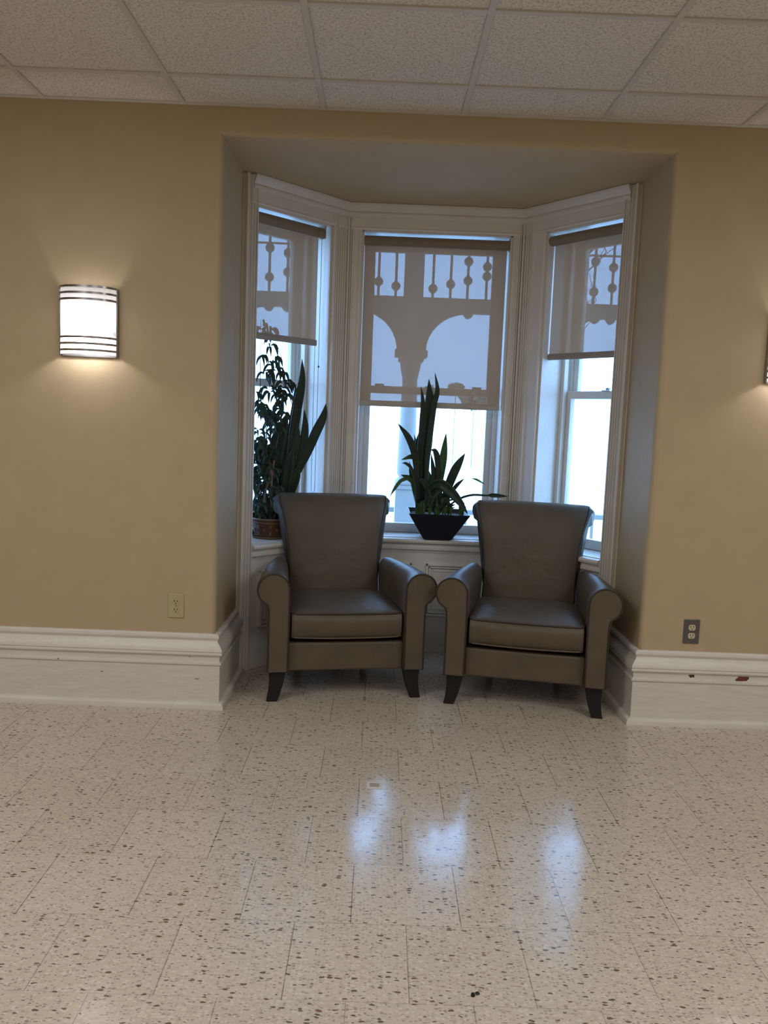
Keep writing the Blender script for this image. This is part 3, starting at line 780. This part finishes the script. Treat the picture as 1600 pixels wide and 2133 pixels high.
for rw, z in enumerate((.032, .050, .069)):
    for k in range(9):
        a = 2 * PI * (k + .5 * (rw % 2)) / 9
        r0 = .0985 + .004 * z / .1
        ca, sa = math.cos(a), math.sin(a); tx, ty = -sa, ca
        MB().add([(ca * (r0 + dr) + tx * du, sa * (r0 + dr) + ty * du, z + dz) for dr in (-.002, .0025) for dz in (-.008, .008) for du in (-.006, .006)], [(0, 2, 3, 1), (4, 5, 7, 6), (0, 1, 5, 4), (2, 6, 7, 3), (0, 4, 6, 2), (1, 3, 7, 5)]).build('cane_strip', M['cane_light'], bo, bevel=.001)
MB().lathe([(.001, .094), (.05, .097), (.087, .092)], seg=20, caps=False).build('soil', M['soil'], bk)
def t3(x, y, d): return at(470 + x / 4.267, 680 + y / 4.267, d)
for pts in ([(330, 1735), (350, 1500), (405, 1300), (432, 1200)], [(405, 1735), (405, 1500), (415, 1300), (432, 1190)]):
    P = [t3(x, y, .83) for x, y in pts]
    MB().tube(catmull(P, 4), .0052, 7).build('stake', M['stake'], bk, origin=(BX, BY, BZ))
cane_pts = [([(365, 1740), (350, 1400), (362, 1100), (360, 900), (330, 760), (305, 640), (298, 400), (297, 100), (296, -60)], .87),
            ([(300, 1740), (310, 1500), (290, 1300), (270, 1100), (262, 920)], .85),
            ([(400, 1740), (420, 1400), (450, 1100), (500, 800), (520, 560), (500, 300), (440, 120)], .90),
            ([(380, 1740), (390, 1300), (400, 1000), (430, 800), (470, 650), (420, 500), (380, 380)], .84),
            ([(280, 1740), (250, 1450), (245, 1250), (250, 1050)], .84)]
sm = MB(); fo = MB(); rnd = random.Random(21)
def droop(p, ln, ang, wd):
    dx = math.cos(ang); dy = math.sin(ang) * .5
    q1 = p + Vector((dx * ln * .35, dy * ln * .35, ln * .08)); q2 = p + Vector((dx * ln * .6, dy * ln * .6, -ln * .25)); q3 = p + Vector((dx * ln * .72, dy * ln * .72, -ln * .75))
    leaf_mesh(fo, [p, q1, q2, q3], wd, rnd.uniform(-.9, .9), .25, 'oval', 3)
def inside(p):
    # keep the foliage in the window recess, in front of the glass
    a, d, n, ln = frame_of(0); q = Vector((p.x, p.y)) - a; s, m = q.dot(d), q.dot(n)
    s2 = min(max(s, .06 if m < .0 else .105), .60); m2 = min(max(m, -.012), .175)
    if s < .105 and m > -.01: s2 = .105
    r = a + d * s2 + n * m2; return Vector((r.x, r.y, p.z))
for pts, d in cane_pts:
    P = [inside(t3(x, y, d)) for x, y in pts]; P[0] = Vector((BX + (P[0].x - BX) * .4, BY + rnd.uniform(-.03, .03), BZ + .09))
    Q = catmull(P, 6); m = len(Q); sm.tube(Q, [.0034 * (1 - .6 * k / m) for k in range(m)], 6)
clusters = [(380, 175, 4), (440, 290, 3), (300, 270, 4), (400, 330, 5), (455, 390, 6), (500, 420, 5), (345, 400, 5), (375, 450, 3), (500, 560, 6), (530, 500, 4), (560, 520, 3), (260, 590, 4), (380, 540, 4), (400, 600, 4),
            (300, 690, 6), (330, 720, 7), (360, 760, 7), (400, 800, 8), (440, 800, 8), (400, 860, 7), (450, 880, 6), (420, 920, 5), (480, 700, 6), (500, 650, 6), (510, 760, 6), (470, 620, 5), (530, 620, 4),
            (265, 930, 4), (280, 1010, 6), (255, 1060, 8), (300, 1060, 8), (340, 1100, 8), (250, 1130, 8), (290, 1150, 8), (350, 1010, 6), (380, 1080, 6), (260, 1210, 8), (300, 1250, 8), (345, 1200, 8), (380, 1160, 8), (410, 1100, 6),
            (260, 1300, 6), (300, 1330, 7), (350, 1290, 8), (400, 1250, 7), (440, 1250, 5), (330, 1400, 8), (370, 1380, 8), (300, 1440, 6), (260, 1400, 2), (420, 1350, 5), (330, 1500, 8), (370, 1520, 6), (280, 1560, 7), (300, 1600, 9), (340, 1600, 7), (440, 1450, 5), (430, 1560, 5),
            (250, 1660, 9), (300, 1680, 10), (350, 1680, 10), (400, 1670, 9), (450, 1660, 9), (470, 1600, 7), (260, 1600, 5), (490, 1680, 6), (340, 1640, 8), (430, 1640, 7), (230, 1690, 6), (560, 60, 0), (300, 30, 4), (345, 55, 4), (390, 25, 3), (330, -30, 3), (420, 80, 3)]
for x, y, n_ in clusters:
    for k in range(int(n_ * (1.0 if y < 640 else 1.5) + .5)):
        p = t3(x + rnd.uniform(-22, 22), y + rnd.uniform(-22, 22), rnd.uniform(.80, .93)); p = inside(p)
        big = 1.25 if y < 640 else 1
        droop(p, big * rnd.uniform(.040, .066), rnd.uniform(0, 2 * PI), rnd.uniform(.012, .019))
sm.build('stem', M['stem'], bk, origin=(BX, BY, BZ))
tag(solid(fo.build('foliage', M['ficus'], bk, origin=(BX, BY, BZ)), .0008), kind='stuff')

# ------------------------------------------------------------------ wall sconces
def make_sconce(loc, label):
    t = empty('wall_sconce', loc, label=label, cat='wall lamp', group='half-round wall sconces beside the bay')
    hw, dp, hh = .128, .098, .300
    def half(rx, ry, y0=-.010, n=28): return [(-rx * math.cos(PI * k / n), y0 - ry * math.sin(PI * k / n)) for k in range(n + 1)]
    MB().box(-hw + .006, hw - .006, -.010, -.001, -.004, hh - .010).build('back_plate', M['chrome'], t, bevel=.002)
    d = MB(); o_, i_ = half(hw - .006, dp - .006), half(hw - .009, dp - .009)
    d.loft([[(x, y, z) for x, y in o_] for z in (.006, .08, .15, .22, hh - .006)], closed=False, caps=False)
    d.build('diffuser', M['diffuser'], t)
    def strip(z0, z1, name='band'):
        m_ = MB(); A_, B_ = half(hw, dp), half(hw - .003, dp - .003)
        m_.loft([[(a[0], a[1], z0) , (a[0], a[1], z1), (b[0], b[1], z1), (b[0], b[1], z0)] for a, b in zip(A_, B_)], True, True)
        m_.build(name, M['chrome'], t)
    for z in (hh - .009, hh - .036, hh - .063, .074, .046, .018): strip(z, z + .0092)
    for sg in (-1, 1):
        MB().box(min(sg * (hw - .004), sg * (hw + .002)), max(sg * (hw - .004), sg * (hw + .002)), -.022, -.001, 0, hh).build('side_rail', M['chrome'], t, bevel=.001)
    MB().tube([(-.07, -.045, .09), (.07, -.045, .09)], .012, 12).build('bulb', M['diffuser'], t)
    for z, e in ((.080, 2.5), (.20, .30)):
        ld = bpy.data.lights.new('sconce_bulb', 'POINT'); ld.energy = e; ld.color = (1, .95, .93); ld.shadow_soft_size = .022
        lo = bpy.data.objects.new('sconce_bulb', ld); C.objects.link(lo); lo.parent = t; lo.location = (0, -.068, z)
    return t
make_sconce((-.583, 0, 1.606), 'lit half-round chrome-banded sconce on the wall left of the bay')
make_sconce((2.588, 0, 1.606), 'lit half-round sconce at the right edge, on the wall right of the bay')

# ------------------------------------------------------------------ outlets
def make_outlet(loc, label, plate_m, face_m, w_, h_, decor):
    t = empty('wall_outlet', loc, label=label, cat='electrical outlet')
    MB().box(-w_ / 2, w_ / 2, -.006, -.0005, -h_ / 2, h_ / 2).build('cover_plate', plate_m, t, bevel=.003)
    for sz in (-1, 1):
        fz = sz * .0195; fm = MB(); pts = []
        for k in range(28):
            a = 2 * PI * k / 28; x = .0165 * math.cos(a); z = max(-.0135, min(.0135, .0172 * math.sin(a))); pts.append((x, z))
        fm.loft([[(x, y, fz + z) for x, z in pts] for y in (-.0065 + (-.0 if decor else 0), -.0085)], True, True)
        fo_ = fm.build('receptacle', face_m, t)
        for dx, wd, ht in ((-.0064, .0030, .0095), (.0064, .0030, .0080)):
            MB().box(dx - wd / 2, dx + wd / 2, -.0090, -.0084, fz + .0035 - ht / 2, fz + .0035 + ht / 2).build('slot', M['dark'], fo_, smooth=False)
        g = MB(); g.loft([[(.0026 * math.cos(2 * PI * k / 12), y, fz - .0072 + .0026 * math.sin(2 * PI * k / 12)) for k in range(12)] for y in (-.0084, -.0090)], True, True)
        g.build('slot', M['dark'], fo_)
    s = MB(); s.loft([[(.0028 * math.cos(2 * PI * k / 12), y, .0028 * math.sin(2 * PI * k / 12)) for k in range(12)] for y in (-.0062, -.0072)], True, True)
    s.build('screw', M['scuff'] if decor else M['steel'], t)
    return t
make_outlet((-.1835, 0, .479), 'ivory double outlet low on the wall left of the bay', M['ivory'], M['ivory'], .073, .114, True)
make_outlet((2.2235, 0, .447), 'double outlet with a dark grey plate, low on the wall right of the bay', M['steel'], M['ivory_pale'], .074, .115, False)

# ------------------------------------------------------------------ bits on the floor
st = empty('floor_sticker', (.765, -.782, 0), math.radians(-1), label='small pale rectangular sticker on the floor in front of the armchairs', cat='sticker')
MB().box(-.0285, .0285, -.030, .030, .0002, .0010).build('border', M['sticker'], st, smooth=False)
MB().box(-.018, .018, -.014, .016, .0009, .0013).build('print', M['sticker_grey'], st, smooth=False)
sc_ = MB(); rnd = random.Random(4)
fp = at(989, 2072, -1.85)
dd = FW + RT * ((989 - 800) / FPX) - UP * ((2072 - 1066.5) / FPX); fp = CAM + dd * (-CAM.z / dd.z)
for k in range(4):
    cx_, cy_ = fp.x + rnd.uniform(-.008, .008), fp.y + rnd.uniform(-.006, .006)
    sc_.lathe([(.0005, .0003), (.006 * rnd.uniform(.6, 1.2), .0012), (.004, .0035), (.0005, .005)], cx_, cy_, 7)
tag(sc_.build('debris', M['ebony']), 'tiny dark crumb of dirt on the floor near the bottom of the picture', 'debris')

# ------------------------------------------------------------------ outside: porch, ground, trees
PYY = 2.5; PK = .9          # porch line and the size of its woodwork
struct(MB().box(-60, 60, 3.6, 120, -1.0, -.9).build('ground', M['ground'], smooth=False))
struct(MB().box(-5, 7, 1.45, 2.85, -.16, -.006).build('porch_floor', M['ext'], smooth=False))
struct(MB().box(-5, 7, 1.45, 2.85, 2.878, 2.98).build('porch_roof', M['ext'], smooth=False))
def make_post(x, label):
    t = empty('porch_post', (x, PYY, -.006), label=label, cat='porch post', group='turned porch posts outside the windows')
    t.scale = (PK,) * 3; z = .16
    MB().box(-.085, .085, -.085, .085, 0, .80 + z).box(-.10, .10, -.10, .10, .80 + z, .83 + z).build('pedestal', M['ext'], t, bevel=.005)
    MB().lathe([(.085, .83 + z), (.095, .85 + z), (.085, .88 + z), (.060, .90 + z), (.078, .93 + z), (.078, 1.0 + z), (.070, 1.4 + z), (.062, 1.72 + z), (.068, 1.74 + z), (.082, 1.80 + z), (.088, 1.86 + z)], seg=20).build('shaft', M['ext'], t)
    MB().box(-.135, .135, -.10, .10, 1.895 + z, 1.955 + z).box(-.105, .105, -.08, .08, 1.86 + z, 1.90 + z).build('capital', M['ext'], t, bevel=.006)
    MB().box(-.080, .080, -.06, .06, 1.95 + z, 3.05 + z).build('upper_post', M['ext'], t, bevel=.004)
    for sg in (-1, 1):
        br_ = MB(); R_ = .33; RX = 1.0 if abs(x - .938) < .1 else .62
        pts = [(.08, 2.268), (.08, 1.945)] + [(.12 + R_ * RX - R_ * RX * math.cos(math.radians(a)), 1.945 + .318 * math.sin(math.radians(a))) for a in range(0, 91, 9)] + [(.17 + R_ * RX, 2.268)]
        br_.loft([[(sg * x_, y, zz + z) for x_, zz in pts] for y in (-.025, .025)], True, True)
        br_.build('bracket', M['ext'], t, smooth=False)
    return t
make_post(.938, 'turned white porch post seen through the middle window')
make_post(-.466, 'turned white porch post beyond the left window')
make_post(2.018, 'turned white porch post beyond the right window')
fz = empty('porch_frieze', (.074, PYY, 2.181), label='pale wooden spindle frieze with round beads seen through the roller shades', cat='porch trim'); fz.scale = (PK,) * 3
for a_, b_ in ((-3, -.682), (-.518, .878), (1.042, 2.078), (2.242, 5)):
    MB().box(a_, b_, -.05, .05, .0, .115).build('rail', M['ext'], fz, bevel=.004)
    MB().box(a_, b_, -.05, .05, .725, .772).build('rail', M['ext'], fz, bevel=.004)
spx = [(-.385, (.50, .20)), (-.231, (.469, .234)), (-.081, (.432, .279)), (.07, (.39, .32)), (.22, (.42, .27)), (.37, (.45, .24)), (.52, (.235,)), (.670, (.234,)), (.813, (.201,)),
       (1.119, (.193,)), (1.264, (.234,)), (1.405, (.420, .267)), (1.560, (.384, .308)), (1.71, (.42, .267)), (1.86, (.234,)), (2.01, (.20,)), (2.30, (.20, .50)), (2.448, (.461, .218)), (2.598, (.420, .254)), (2.75, (.38, .30)), (2.90, (.42, .26)), (3.05, (.46, .22))]
for x, bz in spx:
    s = MB(); s.tube([(x, 0, .11), (x, 0, .73)], .011, 8)
    for z in bz:
        s.lathe([(.011, -.043)] + [(.038 * math.sin(math.radians(a)), -.038 * math.cos(math.radians(a))) for a in range(20, 161, 14)] + [(.011, .043)], x, 0, 16, z0=z)
    s.build('spindle', M['ext'], fz)
for x in (-.23, -.08, .50, 1.419, 2.469, 2.60):
    MB().lathe([(.002, -.045)] + [(.042 * math.sin(math.radians(a)), -.042 * math.cos(math.radians(a))) for a in range(15, 91, 15)], x, 0, 14).build('pendant', M['ext'], fz)
rl = empty('porch_railing', (.974, PYY, -.006), label='pale porch railing with thin pickets low outside the windows', cat='railing'); rl.scale = (PK,) * 3
for a_, b_ in ((-4, -1.69), (-1.51, -.13), (.05, 1.07), (1.25, 4)):
    MB().box(a_, b_, -.04, .04, .76, .80).build('top_rail', M['ext'], rl, bevel=.004)
    MB().box(a_, b_, -.03, .03, .14, .18).build('bottom_rail', M['ext'], rl, bevel=.004)
for k in range(67):
    x = -3.96 + k * .12
    if all(abs(1 + x - c) > .12 for c in (.96, -.6, 2.16)): MB().box(x - .011, x + .011, -.011, .011, .17, .77).build('picket', M['ext'], rl, smooth=False)

def make_tree(x, y, h, seed, label):
    t = empty('bare_tree', (x, y, -.9), label=label, cat='tree', group='bare trees outside'); rnd = random.Random(seed); mb = MB()
    def grow(p, d, ln, r, dep):
        q = [p]; 
        for k in range(4): 
            d = (d + Vector((rnd.uniform(-.18, .18), rnd.uniform(-.18, .18), rnd.uniform(-.02, .12)))).normalized(); q.append(q[-1] + d * ln / 4)
        mb.tube(q, [r * (1 - .12 * k) for k in range(5)], 5 if dep > 1 else 4)
        if dep == 0: return
        for k in range(3 if dep > 1 else 4):
            a = rnd.uniform(0, 2 * PI); sd = Vector((math.cos(a), math.sin(a), rnd.uniform(.1, .7))).normalized()
            grow(q[rnd.choice((2, 3, 4))], (d * .6 + sd * .7).normalized(), ln * .66, r * .55, dep - 1)
    grow(Vector((0, 0, 0)), Vector((0, 0, 1)), h * .38, .11, 4)
    mb.build('trunk_and_branches', M['bark'], t)
make_tree(3.6, 14, 8.5, 3, 'bare brown tree seen faintly through the middle shade')
make_tree(-4.2, 15, 8.0, 8, 'bare brown tree seen faintly through the left shade')
make_tree(9.6, 16, 9.0, 5, 'bare brown tree seen faintly through the right shade')
def bush(p, r, h, seed, label):
    rnd = random.Random(seed); t = empty('distant_bush', (p.x, p.y, -.9), label=label, cat='bush', group='distant bushes outside'); mb = MB()
    mb.tube([(0, 0, 0), (0, 0, p.z + .9)], .018, 6)
    for k in range(110):
        a = rnd.uniform(0, 2 * PI); q = r * rnd.uniform(0, 1) ** .8; rr = rnd.uniform(.14, .26) * r; zz = p.z + .9 + h * rnd.uniform(-.5, .5) * (1.1 - .5 * q / r)
        mb.lathe([(.02, -rr)] + [(rr * math.sin(math.radians(b)) * rnd.uniform(.7, 1.2), -rr * math.cos(math.radians(b)) * .7) for b in range(25, 170, 36)] + [(.02, rr * .7)], q * math.cos(a), q * math.sin(a), 7, z0=zz)
    mb.build('foliage', M['far_green'], t)
bush(at(988, 832, 38), .75, 1.0, 1, 'distant dark bush at the right of the middle window')
bush(at(950, 805, 40), .40, .35, 2, 'smaller distant dark bush in the middle window')
wr = MB()
for zc in (4.55, ): wr.tube([(-20 + 2 * k, 12, zc + .10 * ((k - 10) / 10) ** 2) for k in range(21)], .02, 6)
tag(wr.build('utility_cable', M['bark']), 'dark cable hanging across the sky behind the spindle frieze', 'cable')
